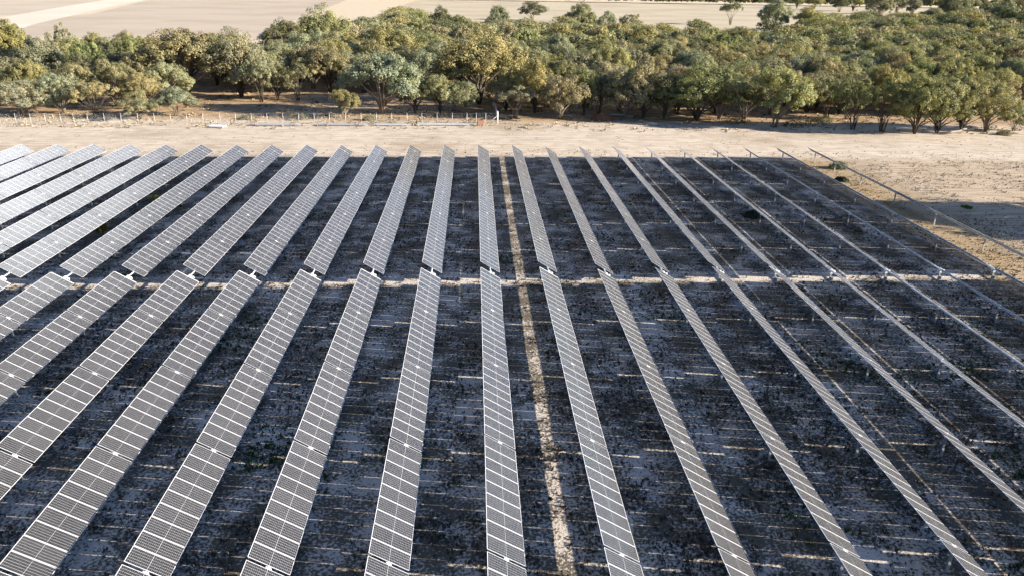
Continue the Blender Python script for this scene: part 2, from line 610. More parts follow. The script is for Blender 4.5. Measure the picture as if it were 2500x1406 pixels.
def blades(x, y, rad, hgt, tint, nb, r):
    n = len(x)
    a = r.random((n, nb)) * 2 * np.pi
    d = r.random((n, nb)) ** .6 * rad[:, None]
    bx, by = x[:, None] + np.cos(a) * d * .45, y[:, None] + np.sin(a) * d * .45
    tx, ty = x[:, None] + np.cos(a) * d * 1.25, y[:, None] + np.sin(a) * d * 1.25
    h = hgt[:, None] * (.5 + r.random((n, nb)) * .7)
    w = rad[:, None] * (.16 + .22 * r.random((n, nb)))
    px, py = -np.sin(a) * w, np.cos(a) * w
    V = np.zeros((n, nb, 4, 3), np.float32)
    V[:, :, 0] = np.stack([bx - px, by - py, np.full_like(bx, -.01)], -1)
    V[:, :, 1] = np.stack([bx + px, by + py, np.full_like(bx, -.01)], -1)
    V[:, :, 2] = np.stack([tx + px * .5, ty + py * .5, h], -1)
    V[:, :, 3] = np.stack([tx - px * .5, ty - py * .5, h * .9], -1)
    T = np.repeat(tint[:, None, :], nb, 1) * (.75 + .5 * r.random((n, nb, 1)))
    return V.reshape(-1, 4, 3), T.reshape(-1, 3)


def scatter_grass():
    r = np.random.default_rng(5)
    n = 95000
    # more points close to the camera, where single tussocks can be told apart
    y = 26 + 122 * r.random(n) ** 1.35
    x = (r.random(n) - .5) * 2 * (.74 * y + 14) + .05 * y
    dens = .55 * vnoise(x, y, 2.6, 1) + .30 * vnoise(x, y, 9, 2) + .25 * vnoise(x, y, .9, 3)
    k = (r.random(n) < np.clip((dens - .36) * 3.2, .03, 1)) & (x > -95) & (x < 120)
    edge = (y > 139) & (r.random(n) > .25)
    k &= ~edge
    x, y, dens = x[k], y[k], dens[k]
    n = len(x)
    rad = .08 + .17 * r.random(n) ** 2 + .10 * np.clip(dens - .5, 0, 1)
    hgt = .05 + .15 * r.random(n) ** 1.6
    t = r.random((n, 1))
    tint = (1 - t) * np.array([.050, .044, .034]) + t * np.array([.15, .12, .078])
    green = ((vnoise(x, y, 6, 8) > .73) & (r.random(n) < .75))
    tint[green] = np.array([.045, .080, .022]) * (.7 + .6 * r.random((green.sum(), 1)))
    hgt[green] *= 1.3
    east = (x > 52 + 6 * vnoise(x, y, 5, 9)) & (r.random(n) < .8)
    tint[east] = np.array([.30, .215, .11]) * (.6 + .6 * r.random((east.sum(), 1)))
    bare = x > 66 + 6 * vnoise(x, y, 5, 9)
    tint[bare] = np.array([.36, .29, .20]) * (.5 + .7 * r.random((bare.sum(), 1)))
    V, T = blades(x, y, rad, hgt, tint, 6, r)
    tag(obj('dry_grass', quads_mesh('dry_grass', V, M_GRASS, T)), 'dark dead tussocks scattered over pale soil between the tracker rows', 'grass', kind='stuff')
    # strip, fence line and woodland floor
    n = 15000
    x = -130 + 290 * r.random(n)
    y = 142 + 95 * r.random(n)
    dens = .6 * vnoise(x, y, 7, 12) + .4 * vnoise(x, y, 2, 13)
    line = np.abs(y - (177.5 + .05 * x)) < 4
    k = r.random(n) < np.where(y < 168, .10, np.clip((dens - .33) * 2.5, .05, 1)) + np.where(line & (x < 6), .22, 0)
    x, y, dens = x[k], y[k], dens[k]
    n = len(x)
    rad = np.where(y < 168, .12 + .2 * r.random(n), .25 + .45 * r.random(n) ** 1.5)
    hgt = np.where(y < 168, .05 + .08 * r.random(n), .10 + .30 * r.random(n) ** 1.5)
    t = r.random((n, 1))
    tint = (1 - t) * np.array([.33, .265, .17]) + t * np.array([.46, .38, .26])
    dk = (r.random(n) < .22) & (y > 180)
    tint[dk] = np.array([.085, .085, .045])
    V, T = blades(x, y, rad, hgt, tint, 8, r)
    tag(obj('straw_grass', quads_mesh('straw_grass', V, M_GRASS, T)), 'straw coloured dry grass along the fence line and the woodland floor', 'grass', kind='stuff')


scatter_grass()

# ------------------------------------------------------------------ trees
def leaf_quads(cen, nor, size, r):
    n = len(cen)
    nor = nor + r.normal(0, .50, (n, 3))
    nor /= np.linalg.norm(nor, axis=1)[:, None]
    a = np.cross(nor, r.normal(0, 1, (n, 3)))
    a /= np.linalg.norm(a, axis=1)[:, None] + 1e-9
    b = np.cross(nor, a)
    s = size * (.6 + .8 * r.random((n, 1)))
    a, b = a * s * .85, b * s * .5
    return np.stack([cen - a, cen - b, cen + a, cen + b], 1)


def crown_points(r, kind, per):
    """leaf clumps of one crown: height 1, spread 1"""
    if kind == 'bush':      base, dom, lo = .16, r.integers(7, 10), .16
    elif kind == 'sparse':  base, dom, lo = .42, r.integers(6, 9), .30
    elif kind == 'tall':    base, dom, lo = .28, r.integers(10, 14), .17
    else:                   base, dom, lo = .26, r.integers(9, 13), .15
    dc, dr = [], []
    for k in range(dom):
        a = 2 * math.pi * (k + r.random() * .7) / dom * 2.4
        rad = .34 * math.sqrt((k + .3) / dom) * (.75 + .5 * r.random())
        top = 1 - 1.5 * rad ** 1.6
        rr = (.155 if kind == 'sparse' else .19) * (.75 + .55 * r.random())
        z = base + rr * .8 + (top - base - rr * 1.7) * (.50 + .5 * r.random())
        dc.append((rad * math.cos(a), rad * math.sin(a), z)); dr.append(rr)
    for k in range(dom // 2 + (3 if kind == 'bush' else 3)):        # lower skirt
        a = 2 * math.pi * r.random()
        rad = .30 + .13 * r.random()
        rr = .11 + .06 * r.random()
        dc.append((rad * math.cos(a), rad * math.sin(a), lo + rr + .22 * r.random())); dr.append(rr)
    cen, nor = [], []
    for c, q in zip(dc, dr):
        c = np.array(c)
        m = 9 if kind == 'sparse' else 14
        for i in range(m):
            d = r.normal(0, 1, 3); d[2] = abs(d[2]) * 1.1 - .35
            d /= np.linalg.norm(d)
            cc = c + d * q * np.array([1, 1, .85]) * (.72 + .34 * r.random())
            cr = q * (.27 + .20 * r.random())
            e = r.normal(0, 1, (per, 3)); e[:, 2] += .35
            e /= np.linalg.norm(e, axis=1)[:, None]
            e2 = e * (.55 + .5 * r.random((per, 1))) * cr
            e2[:, 2] *= .85
            cen.append(cc + e2)
            nor.append(e * .8 + d * .6 + np.array([0, 0, .25]))
    return np.concatenate(cen), np.concatenate(nor), dc, dr


def make_variant(seed, kind, per=104):
    r = np.random.default_rng(seed)
    cen, nor, dc, dr = crown_points(r, kind, per)
    V = leaf_quads(cen, nor, .0135 if kind != 'sparse' else .013, r)
    crown = quads_mesh('crown', V, M_LEAF)
    mb = MB()
    stems = 1 if kind in ('gum', 'tall') else (3 if kind == 'sparse' else 4)
    idx = sorted(range(len(dc)), key=lambda i: dc[i][2])
    for i in idx:
        s = idx.index(i) % stems
        a = 2 * math.pi * s / stems + .6
        foot = Vector((.035 * math.cos(a), .035 * math.sin(a), -.03)) if stems > 1 else Vector((0, 0, -.03))
        tip = Vector(dc[i]) + Vector((0, 0, -dr[i] * .1))
        fork = Vector((tip.x * .16, tip.y * .16, min(.26, tip.z * .45))) + foot * (1 if stems > 1 else .3)
        fork += Vector((r.normal(0, .012), r.normal(0, .012), 0))
        mid = fork.lerp(tip, .55) + Vector((r.normal(0, .03), r.normal(0, .03), .03))
        t0 = .017 if stems == 1 else .0095
        mb.tube([foot, fork, mid, tip], [t0, t0 * .62, t0 * .36, .003], 6)
        for q in range(3):
            d = Vector(r.normal(0, 1, 3)); d.z = abs(d.z) * .6
            e = tip + d.normalized() * dr[i] * .8
            mb.tube([mid, mid.lerp(e, .6) + Vector((0, 0, .015)), e], [t0 * .3, .003, .0012], 4, cap=False)
    trunk = mb.mesh('trunk', [M_PALEBARK if seed % 4 == 0 else M_BARK], True)
    return crown, trunk


VAR = {}
for kind, n in (('gum', 6), ('bush', 5), ('sparse', 3), ('tall', 3)):
    VAR[kind] = [make_variant(100 + 17 * i + len(kind), kind) for i in range(n)]

PAL = {  # leaf colours
    'grey': (0.276, 0.274, 0.168), 'olive': (0.299, 0.276, 0.140), 'green': (0.242, 0.254, 0.119), 'yellow': (0.307, 0.268, 0.125),
    'brown': (0.311, 0.271, 0.171), 'silver': (0.276, 0.278, 0.178), 'dark': (0.166, 0.173, 0.099),
}
TREES = []


def tree(x, y, h, w, kind, pal, label, cat='tree', group=None, name='gum_tree'):
    crown, trunk = random.choice(VAR[kind])
    root = obj(name, None, None, (x, y, 0), (0, 0, random.random() * 6.283), (w / .92, w / .92, h))
    tag(root, label, cat, group)
    c = obj('crown', crown, root)
    k = .85 + .3 * random.random()
    p = PAL[pal]
    c.color = (p[0] * k * random.uniform(.92, 1.1), p[1] * k, p[2] * k * random.uniform(.85, 1.15), 1)
    obj('trunk', trunk, root)
    TREES.append((x, y, w))
    return root


G1 = 'trees and shrubs along the front of the woodland'
FRONT = [
    (-106.9, 181.7, 9.3, 11.9, 'bush', 'silver', 'rounded grey-green shrub at the left edge behind the fence, leftmost of its line'),
    (-100.0, 186.5, 10.6, 10.3, 'bush', 'silver', 'taller grey-green shrub second from the left behind the fence'),
    (-90.5, 182.5, 9.3, 11.0, 'sparse', 'olive', 'loose twiggy shrub third from the left behind the fence, trunks showing'),
    (-79.5, 179.6, 6.5, 8.2, 'bush', 'silver', 'small round silver shrub by the fence, left one of an isolated pair'),
    (-72.7, 184.5, 7.6, 9.0, 'bush', 'silver', 'round silver shrub by the fence, right one of an isolated pair'),
    (-80.9, 215.6, 19.8, 21, 'tall', 'olive', 'big spreading gum with pale forked trunk, tallest on the left side'),
    (-66.5, 216.5, 18.9, 17, 'tall', 'grey', 'tall gum with domed dark crown right of the big pale forked gum'),
    (-96.8, 222.3, 8.5, 9.4, 'bush', 'yellow', 'small yellowish wattle lit bright at the foot of the big forked gum'),
    (-140.6, 240.5, 19.3, 12.5, 'gum', 'yellow', 'tall yellow-olive gum at the far left edge against the pale field'),
    (-128.0, 232.0, 14.9, 13.3, 'gum', 'grey', 'grey gum beside the tall yellow-olive gum at the left'),
    (-132.9, 257.0, 17.3, 8.2, 'sparse', 'grey', 'slim open gum rising against the ploughed field, upper left'),
    (-128.6, 269.2, 13.9, 9.8, 'gum', 'yellow', 'yellow-topped gum standing alone before the ploughed field, upper left'),
    (-104.1, 226.8, 11.8, 12.9, 'gum', 'dark', 'dark shaded gum left of the small yellowish wattle'),
    (-122.4, 211.3, 11.1, 14.3, 'gum', 'grey', 'wide grey gum behind the two leftmost shrubs'),
    (-109.1, 216.1, 11.9, 11.3, 'gum', 'dark', 'dark gum with leaning stems behind the third shrub from the left'),
    (-58.6, 207.7, 13.7, 9.9, 'sparse', 'grey', 'open gum with bare leaning trunk left of the three slender trunks'),
    (-55.5, 212.1, 10.4, 9.5, 'gum', 'grey', 'low grey gum between the open leaning gum and the slim dark one'),
    (-49.8, 211.3, 11.4, 10.1, 'sparse', 'dark', 'slim dark gum with one thin straight trunk beside the orange path'),
    (-44.0, 228.1, 14.6, 15, 'gum', 'olive', 'olive gum behind the orange path, above the lone fence shrub'),
    (-70.4, 288.0, 18.7, 16.5, 'gum', 'dark', 'dark gum at the woodland corner beside the blue roof'),
    (-62.8, 319.6, 22.6, 20.0, 'tall', 'green', 'highest green gum at the woodland edge over the ploughed field'),
    (-32.8, 182.9, 8.0, 7.2, 'bush', 'olive', 'lone upright shrub right behind the fence racks, leaning stem'),
    (-24.3, 189.3, 16.3, 17.3, 'tall', 'silver', 'large pale silver wattle with drooping skirts behind the fence'),
    (-16.3, 190.9, 11.2, 8.7, 'gum', 'silver', 'narrow silver tree touching the right of the large silver wattle'),
    (-10.1, 190.0, 10.7, 8.2, 'gum', 'grey', 'slim grey tree with thin trunks left of the fence corner'),
    (-4.7, 190.2, 9.2, 8.7, 'bush', 'grey', 'low grey shrub tree nearest the fence corner'),
    (-.5, 206.7, 20.6, 23.0, 'tall', 'olive', 'huge dark domed gum with thick black trunk behind the fence corner'),
    (-29.4, 266.2, 17.9, 18.3, 'gum', 'yellow', 'golden olive gum crown high behind the large silver wattle'),
    (8.4, 184.8, 8.8, 9.0, 'sparse', 'grey', 'small open tree with leaning stem just right of the fence corner'),
    (19.4, 184.7, 11.7, 11.3, 'bush', 'brown', 'sunlit khaki tree left of the red dirt mound, full rounded crown'),
    (26.0, 190.5, 12.0, 7.3, 'gum', 'green', 'narrow yellow-green tree with black trunk behind the red dirt mound'),
    (29.8, 190.4, 10.9, 7.2, 'sparse', 'dark', 'thin forked tree just right behind the red dirt mound'),
    (36.1, 187.3, 10.9, 10.2, 'gum', 'brown', 'brownish pink crowned tree beside the grey fallen branch'),
    (40.3, 187.2, 14.7, 11.2, 'gum', 'brown', 'taller brownish tree right of the grey fallen branch'),
    (45.2, 185.3, 11.2, 8.6, 'gum', 'green', 'bright green narrow tree between the brownish pair and the dark thicket'),
    (52.9, 183.3, 13.7, 15.1, 'gum', 'green', 'broad green wattle with many thin stems, left one of the thicket'),
    (58.9, 184.7, 14.1, 13.2, 'gum', 'green', 'dense green wattle in the middle of the thin stemmed thicket'),
    (65.6, 186.2, 11.6, 10.3, 'bush', 'dark', 'dark low wattle at the right end of the thin stemmed thicket'),
    (69.4, 175.5, 16.0, 14.0, 'bush', 'olive', 'tallest front wattle, standing forward of the thicket, golden right flank'),
    (88.2, 189.7, 11.8, 11.5, 'bush', 'grey', 'grey-green wattle behind and right of the tallest front wattle'),
    (92.4, 187.4, 10.3, 8.3, 'bush', 'dark', 'small dark wattle behind the open stemmed pair on the right'),
    (87.2, 173.1, 13.0, 10.6, 'sparse', 'olive', 'open wattle with curved bare stems, left one of the right-hand pair'),
    (93.0, 170.6, 13.1, 12.0, 'sparse', 'green', 'open wattle with spreading bare stems, right one of the pair'),
    (99.3, 167.8, 13.5, 11.3, 'gum', 'green', 'bright green wattle lit from the right, left of the fallen log'),
    (105.2, 169.0, 13.2, 11.9, 'gum', 'green', 'green wattle leaning over the fallen log at the right'),
    (112.5, 171.3, 12.3, 9.6, 'gum', 'olive', 'olive wattle right of the fallen log with fanned stems'),
    (118.6, 171.6, 12.7, 11.6, 'gum', 'olive', 'golden olive wattle second from the right edge'),
    (126.5, 172.9, 7.1, 8.0, 'bush', 'silver', 'low pale shrub at the right edge of the photo'),
]
for x, y, h, w, k, p, lab in FRONT:
    nm = 'wattle_shrub' if k == 'bush' else 'gum_tree'
    tree(x, y, h, w, k, p, lab, 'shrub' if (k == 'bush' and h < 10) else 'tree', G1, nm)

G2 = 'scattered trees on the pale pasture'
PAST = [
    (-20.4, 468.8, 18.2, 15.1, 'gum', 'dark', 'round dark tree against the pasture, leftmost of those above the belt'),
    (13.4, 475.3, 20.1, 13.6, 'gum', 'grey', 'two-tiered dark tree on the pasture left of the broad lone tree'),
    (49.6, 700.2, 17.8, 24.0, 'bush', 'dark', 'broad low lone tree standing clear in the pasture with its own shadow'),
    (217.3, 668.2, 22.0, 18.2, 'sparse', 'grey', 'open airy tree alone in the pasture on a bare trunk'),
    (62.2, 473.9, 22.0, 18.6, 'gum', 'grey', 'tall grey tree breaking the top edge right of the broad lone tree'),
    (72.1, 442.6, 19.0, 11.6, 'sparse', 'grey', 'thin see-through tree against the pasture, left of the other thin one'),
    (91.2, 462.0, 17.1, 15.0, 'sparse', 'brown', 'brownish thin tree against the pasture, right of the other thin one'),
    (501.5, 1222.3, 22, 20, 'gum', 'grey', 'small far tree on the pasture, first of the row at upper right'),
    (512.3, 1183.4, 24, 18, 'gum', 'green', 'small far tree on the pasture, second of the row at upper right'),
    (505.4, 1084.2, 23, 26, 'bush', 'dark', 'dark bushy tree starting the far clump at upper right'),
    (548.5, 1133.9, 28, 26, 'gum', 'green', 'green tree in the middle of the far clump at upper right'),
    (512.9, 998.6, 26, 26, 'bush', 'dark', 'dark wide tree right of the middle of the far clump'),
    (545.5, 1008.3, 28, 22, 'gum', 'grey', 'grey tree near the right end of the far clump'),
    (520.6, 926.1, 26, 16, 'tall', 'silver', 'tall pale tree closing the far clump on the right'),
    (420.0, 690.2, 28, 22, 'gum', 'dark', 'dark open tree left of the utility pole at upper right'),
    (452.1, 690.9, 22, 20, 'sparse', 'dark', 'bare limbed dark tree right behind the utility pole'),
    (452.7, 640.3, 30, 26, 'tall', 'brown', 'very tall brownish tree filling the upper right corner'),
    (470.3, 622.3, 30, 26, 'tall', 'green', 'very tall green tree at the extreme upper right corner'),
    (425.7, 583.9, 24, 20, 'gum', 'olive', 'olive tree below the very tall pair at the upper right corner'),
    (385.0, 560.0, 24, 22, 'gum', 'green', 'green tree low in the upper right corner, left of the olive one'),
    (505.0, 620.0, 28, 24, 'gum', 'olive', 'olive tree at the right edge below the very tall green one'),
    (430.0, 830.0, 30, 26, 'gum', 'grey', 'grey tree at the top edge, right of the white farm shed'),
    (560.0, 900.0, 34, 28, 'gum', 'dark', 'dark tree at the top edge, far behind the utility pole'),
    (600.0, 860.0, 34, 28, 'tall', 'green', 'green tree at the top edge, far behind the very tall pair'),
    (640.0, 1050.0, 26, 22, 'gum', 'dark', 'dark far tree just left of the white farm shed'),
    (352.0, 600.0, 20, 20, 'gum', 'grey', 'grey tree between the belt and the utility pole'),
    (498.0, 690.0, 32, 26, 'tall', 'grey', 'grey tree rising behind the very tall pair in the upper right corner'),
    (470.0, 760.0, 34, 24, 'gum', 'dark', 'dark tree at the top edge, left of the very tall brownish one'),
    (215.0, 560.3, 24, 22, 'gum', 'grey', 'tall grey tree breaking the pasture left of the first far row'),
    (232.0, 545.3, 20, 20, 'gum', 'olive', 'olive tree in front of the tall grey one that breaks the pasture'),
]
for x, y, h, w, k, p, lab in PAST:
    tree(x, y, h, w, k, p, lab, 'tree', G2)

# trees beyond the right edge, whose shadows reach into the array
for x, y, h, w in ((91, 101, 11.5, 12), (97, 95, 12.5, 11), (103, 101, 11, 10), (86.5, 91.5, 7.5, 8)):
    tree(x, y, h, w, 'gum', 'green', 'gum tree east of the array whose shadow falls over the last row', 'tree', 'gums just east of the array')

# the belt itself
cand = []
rb = np.random.default_rng(23)
for _ in range(26000):
    y = rb.uniform(193, 640)
    x = rb.uniform(-.82 * y, .90 * y)
    if y < 218 and x < 2 and x > -76: continue
    if x < -62:
        if y > 290 + .25 * (x + 62) or rb.random() > .55: continue
    else:
        back = 455 + 25 * math.sin(x / 37.) + (0 if x < 190 else (x - 190) * 1.7)
        strip = -100 < x + (y - 560) * .09 < -42 and y < 980
        if y > back and not strip: continue
    if 216 - .03 * x < y < 226 + .11 * max(x, 0) and x < 60: continue     # the path
    u, v = seen((x, y, 14))
    if abs(u) > .56: continue
    d = 7.6 + (y - 190) * .024
    if any((x - a) ** 2 + (y - b) ** 2 < (d if w < 16 else d * 1.15) ** 2 for a, b, w in TREES): continue
    h = rb.uniform(10.5, 15.5) * (1 if y > 215 else .9)
    if x > 290 and y > 400: h *= 1 + min(.7, (x - 290) / 160)
    w = d * rb.uniform(1.15, 1.6)
    TREES.append((x, y, w))
    cand.append((x, y, h, w))
cand.sort(key=lambda c: c[1])
N_KEEP = 300 - len(FRONT) - len(PAST) - 6
near, rest = cand[:N_KEEP], cand[N_KEEP:]

# labels: where each crown stands in the belt, counted from the left within its rank
ZONES = [(-.6, -.25, 'above the left shrubs'), (-.25, -.10, 'above the fence racks'), (-.10, .02, 'above the fence corner'), (.02, .14, 'above the red mound'),
         (.14, .27, 'above the thin stemmed thicket'), (.27, .40, 'above the open stemmed pair'), (.40, .7, 'above the right edge shrubs')]
ORD = 'first second third fourth fifth sixth seventh eighth ninth tenth eleventh twelfth thirteenth fourteenth fifteenth sixteenth seventeenth eighteenth nineteenth twentieth'.split()
PN_ = {'grey': 'grey-green', 'olive': 'olive', 'green': 'green', 'yellow': 'golden', 'brown': 'brownish', 'silver': 'silvery', 'dark': 'dark'}
rows_ = {}
for c in near:
    x, y, h, w = c
    u = seen((x, y, h))[0]
    z = next(i for i, q in enumerate(ZONES) if q[0] <= u < q[1])
    rk = 0 if y < 215 else (1 if y < 240 else (2 if y < 268 else (3 if y < 300 else 4)))
    pal = random.choices(['grey', 'olive', 'green', 'yellow', 'brown', 'dark', 'silver'], [6, 6, 4, .7, 1.6, 1.4, 1])[0]
    kd = random.choices(['gum', 'tall', 'bush', 'sparse'], [6, 3, 2, 1])[0]
    rows_.setdefault((z, rk, pal), []).append((u, c, kd))
RK = ['front rank', 'second rank', 'middle rank', 'fourth rank', 'rear rank']
for (z, rk, pal), L in rows_.items():
    L.sort(key=lambda t: t[0])
    for i, (u, (x, y, h, w), kd) in enumerate(L):
        lab = '%s gum, %s from left in the belt\'s %s, %s' % (PN_[pal], ORD[i] if i < 20 else 'last', RK[rk], ZONES[z][2])
        if len(L) == 1:
            lab = 'only %s gum in the belt\'s %s, %s' % (PN_[pal], RK[rk], ZONES[z][2])
        tree(x, y, h, w, kd, pal, lab, 'tree', 'gum trees packed in the belt behind the array')


def mass(name, items, label, per, size):
    V, T = [], []
    r = np.random.default_rng(77)
    pals = list(PAL.values())[:5] + [PAL['dark']]
    base = [crown_points(np.random.default_rng(900 + i), 'gum', per) for i in range(6)]
    for x, y, h, w in items:
        cen, nor, dc, dr = base[r.integers(6)]
        a = r.random() * 6.283
        M = np.array([[math.cos(a), -math.sin(a), 0], [math.sin(a), math.cos(a), 0], [0, 0, 1]])
        q = leaf_quads((cen @ M.T) * np.array([w / .92, w / .92, h]), nor @ M.T, size * h, r) + np.array([x, y, 0])
        c = np.array(pals[r.integers(len(pals))]) * r.uniform(.85, 1.15)
        V.append(q)
        T.append(np.repeat(c[None], len(q), 0) * (.85 + .3 * r.random((len(q), 1))))
    tag(obj(name, quads_mesh(name, np.concatenate(V), M_LEAFT, np.concatenate(T))), label, 'trees', kind='stuff')


if rest:
    mass('woodland', rest, 'far back of the tree belt, crowns merging before the pale fields', 24, .028)
far = []
for i in range(330):
    x = -760 + 2300 * i / 330 + rb.normal(0, 4)
    for k in range(2):
        far.append((x, 1430 + k * 22 + rb.normal(0, 8) - .04 * abs(x), rb.uniform(14, 21), rb.uniform(11, 17)))
for i in range(60):
    far.append((-760 + 420 * i / 60 + rb.normal(0, 4), 1120 + .9 * (420 * i / 60) + rb.normal(0, 12), rb.uniform(9, 14), rb.uniform(9, 14)))
mass('distant_treeline', far, 'dark line of far trees along the top edge of the picture', 7, .05)

# ------------------------------------------------------------------ low plants standing alone
def shrublet(x, y, w, h, col, label, cat, n=900, seed=1, blade=False):
    r = np.random.default_rng(seed)
    if blade:
        m = 26
        px, py = x + r.normal(0, w * .25, m), y + r.normal(0, w * .25, m)
        V, T = blades(px - x, py - y, np.full(m, w * .22), np.full(m, h), np.repeat(np.array([col]), m, 0), 9, r)
    else:
        e = r.normal(0, 1, (n, 3)); e[:, 2] = np.abs(e[:, 2]); e /= np.linalg.norm(e, axis=1)[:, None]
        lump = 1 + .25 * np.sin(e[:, :1] * 7 + seed) * np.cos(e[:, 1:2] * 6)
        cen = e * np.array([w / 2, w / 2.3, h]) * lump * (.75 + .25 * r.random((n, 1)))
        V = leaf_quads(cen, e, .12, r)
        T = np.repeat(np.array([col]), n, 0) * (.7 + .6 * r.random((n, 1)))
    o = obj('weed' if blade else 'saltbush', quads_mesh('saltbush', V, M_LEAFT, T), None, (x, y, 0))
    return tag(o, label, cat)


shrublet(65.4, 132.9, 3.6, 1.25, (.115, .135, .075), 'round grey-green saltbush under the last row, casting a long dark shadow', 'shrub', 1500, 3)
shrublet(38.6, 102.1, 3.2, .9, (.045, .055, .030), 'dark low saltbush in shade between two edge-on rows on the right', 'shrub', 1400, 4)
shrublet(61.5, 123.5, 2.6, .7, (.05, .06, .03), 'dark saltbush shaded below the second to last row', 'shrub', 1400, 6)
for i, (x, y, w, h, lab) in enumerate((
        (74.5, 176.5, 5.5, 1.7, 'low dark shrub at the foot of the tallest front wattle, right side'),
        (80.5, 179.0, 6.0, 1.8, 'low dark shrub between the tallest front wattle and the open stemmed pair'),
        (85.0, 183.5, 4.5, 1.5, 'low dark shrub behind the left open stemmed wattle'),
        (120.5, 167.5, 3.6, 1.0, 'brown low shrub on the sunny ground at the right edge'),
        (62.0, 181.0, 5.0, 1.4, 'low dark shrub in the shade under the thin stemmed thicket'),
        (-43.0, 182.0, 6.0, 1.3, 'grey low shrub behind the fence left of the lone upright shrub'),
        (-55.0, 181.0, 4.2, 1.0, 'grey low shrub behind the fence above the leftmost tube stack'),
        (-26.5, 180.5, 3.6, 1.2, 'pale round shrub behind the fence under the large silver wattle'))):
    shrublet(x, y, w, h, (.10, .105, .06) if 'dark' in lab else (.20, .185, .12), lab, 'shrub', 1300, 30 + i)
shrublet(73.6, 107.0, 1.3, .35, (.10, .19, .03), 'bright green weed patch beside the last row at a shadow edge', 'weed', 300, 7, True)
shrublet(-48.0, 108.0, 1.1, 1.25, (.22, .21, .05), 'yellow-green tall weed in the dark gap of the left rows', 'weed', 200, 8, True)
shrublet(-50.3, 95.5, 1.2, 1.2, (.24, .20, .05), 'yellowing weed standing between two left rows above the aisle', 'weed', 200, 9, True)

# ------------------------------------------------------------------ fence
FX = [-124, -120.4, -116.7, -113, -109.3, -105.7, -102.4, -99.3, -96.3, -93, -90.3, -87.3, -83.9, -80.3, -76.7, -73.2, -69.7, -66.2, -62.7, -59, -55.6, -52.1, -48.7, -45.2, -41.7, -38.2, -34.8, -31.2, -27.7, -24.2,
      -20.7, -17.2, -13.8, -10.3, -6.8, -3.4, -1.2, 1.0]


def fy(x): return 176.95 + .0572 * x


fr = obj('wire_fence', None, None, (3.8, 177.1, 0))
tag(fr, 'wire mesh fence on pale steel posts running left from the corner post', 'fence')
mb = MB(); mb.tube([(0, 0, -.4), (0, 0, 2.55)], .042, 8); ME_FP = mb.mesh('post', [M_GALV], True)
for x in FX:
    obj('post', ME_FP, fr, (x - 3.8, fy(x) - 177.1, 0), (random.gauss(0, .012), random.gauss(0, .012), 0))
mb = MB()
mb.tube([(0, 0, -.4), (0, 0, 2.9)], .13, 10)
mb.tube([(-.05, 0, 1.9), (-2.2, -.1, .05)], .04, 6)
mb.tube([(0, .05, 1.9), (-.1, 2.3, .05)], .04, 6)
obj('corner_post', mb.mesh('corner_post', [M_WHITE], True), fr)
ROUTE2 = [(3.8, 177.1), (3.75, 185), (3.7, 193.2), (3.4, 200), (3.2, 207.0)]
for x, y in ROUTE2[1:]:
    obj('post', ME_FP, fr, (x - 3.8, y - 177.1, 0))


def wires(route, gap=.32):
    mb = MB()
    for (xa, ya), (xb, yb) in zip(route[:-1], route[1:]):
        L = math.hypot(xb - xa, yb - ya)
        for z in (.12, 1.25, 2.4):
            mb.tube([(xa, ya, z), (xb, yb, z)], .007, 3, cap=False)
        n = max(2, int(L / gap))
        for i in range(n):
            for s in (0, 1):
                p, q = i / n, (i + 3.2) / n
                if q > 1: continue
                z0, z1 = (.12, 2.4) if s == 0 else (2.4, .12)
                mb.tube([(xa + (xb - xa) * p, ya + (yb - ya) * p, z0), (xa + (xb - xa) * q, ya + (yb - ya) * q, z1)], .0035, 3, cap=False)
    return mb


obj('wire_mesh', wires([(x - 3.8, fy(x) - 177.1) for x in FX] + [(x - 3.8, y - 177.1) for x, y in ROUTE2]).mesh('wire_mesh', [M_GALV]), fr)

f2 = obj('paddock_fence', None, None, (6.3, 211.6, 0))
tag(f2, 'post and wire fence inside the woodland in front of the orange path', 'fence')
P2 = [(3.6, 210.6), (9.5, 212.5), (13.5, 213.6), (18, 214), (22.4, 214.2), (27, 214.1), (31.4, 214.3), (35.9, 215.4), (41, 216.6), (47, 218)]
for x, y in P2:
    obj('post', ME_FP, f2, (x - 6.3, y - 211.6, -.7))
mb = MB()
for (xa, ya), (xb, yb) in zip(P2[:-1], P2[1:]):
    for z in (.5, 1.0, 1.6):
        mb.tube([(xa - 6.3, ya - 211.6, z), (xb - 6.3, yb - 211.6, z)], .012, 4, cap=False)
obj('wire', mb.mesh('wire', [M_GALV]), f2)

# ------------------------------------------------------------------ leftovers stored along the fence
def rack(x0, x1, y, label, stands, mat, n=5):
    cx = (x0 + x1) / 2
    o = obj('tube_stack', None, None, (cx, y, 0))
    tag(o, label, 'steel stack', 'steel stacked along the fence')
    mb = MB()
    h = (x1 - x0) / 2
    for i in range(n):
        sh = random.uniform(-.35, .35)
        mb.box(-h + .4 + sh, h - .4 + sh, -.55 + i * .23, -.37 + i * .23, .16, .32)
        if i < n - 1:
            mb.box(-h + .5 - sh, h - .6 - sh, -.44 + i * .23, -.27 + i * .23, .325, .48)
    obj('tube_bundle', mb.mesh('tube_bundle', [mat]), o)
    mb = MB()
    for sx in (-.72, -.1, .6):
        mb.box(h * sx - .06, h * sx + .06, -.7, .8, 0, .155)
    obj('bearer', mb.mesh('bearer', [M_WOOD]), o)
    for sx in stands:
        mb = MB()
        mb.box(-.06, .06, -.66, -.58, 0, 1.25)
        mb.box(-.06, .06, .68, .76, 0, 1.25)
        obj('stake', mb.mesh('stake', [M_RUST]), o, (sx - cx, 0, 0))


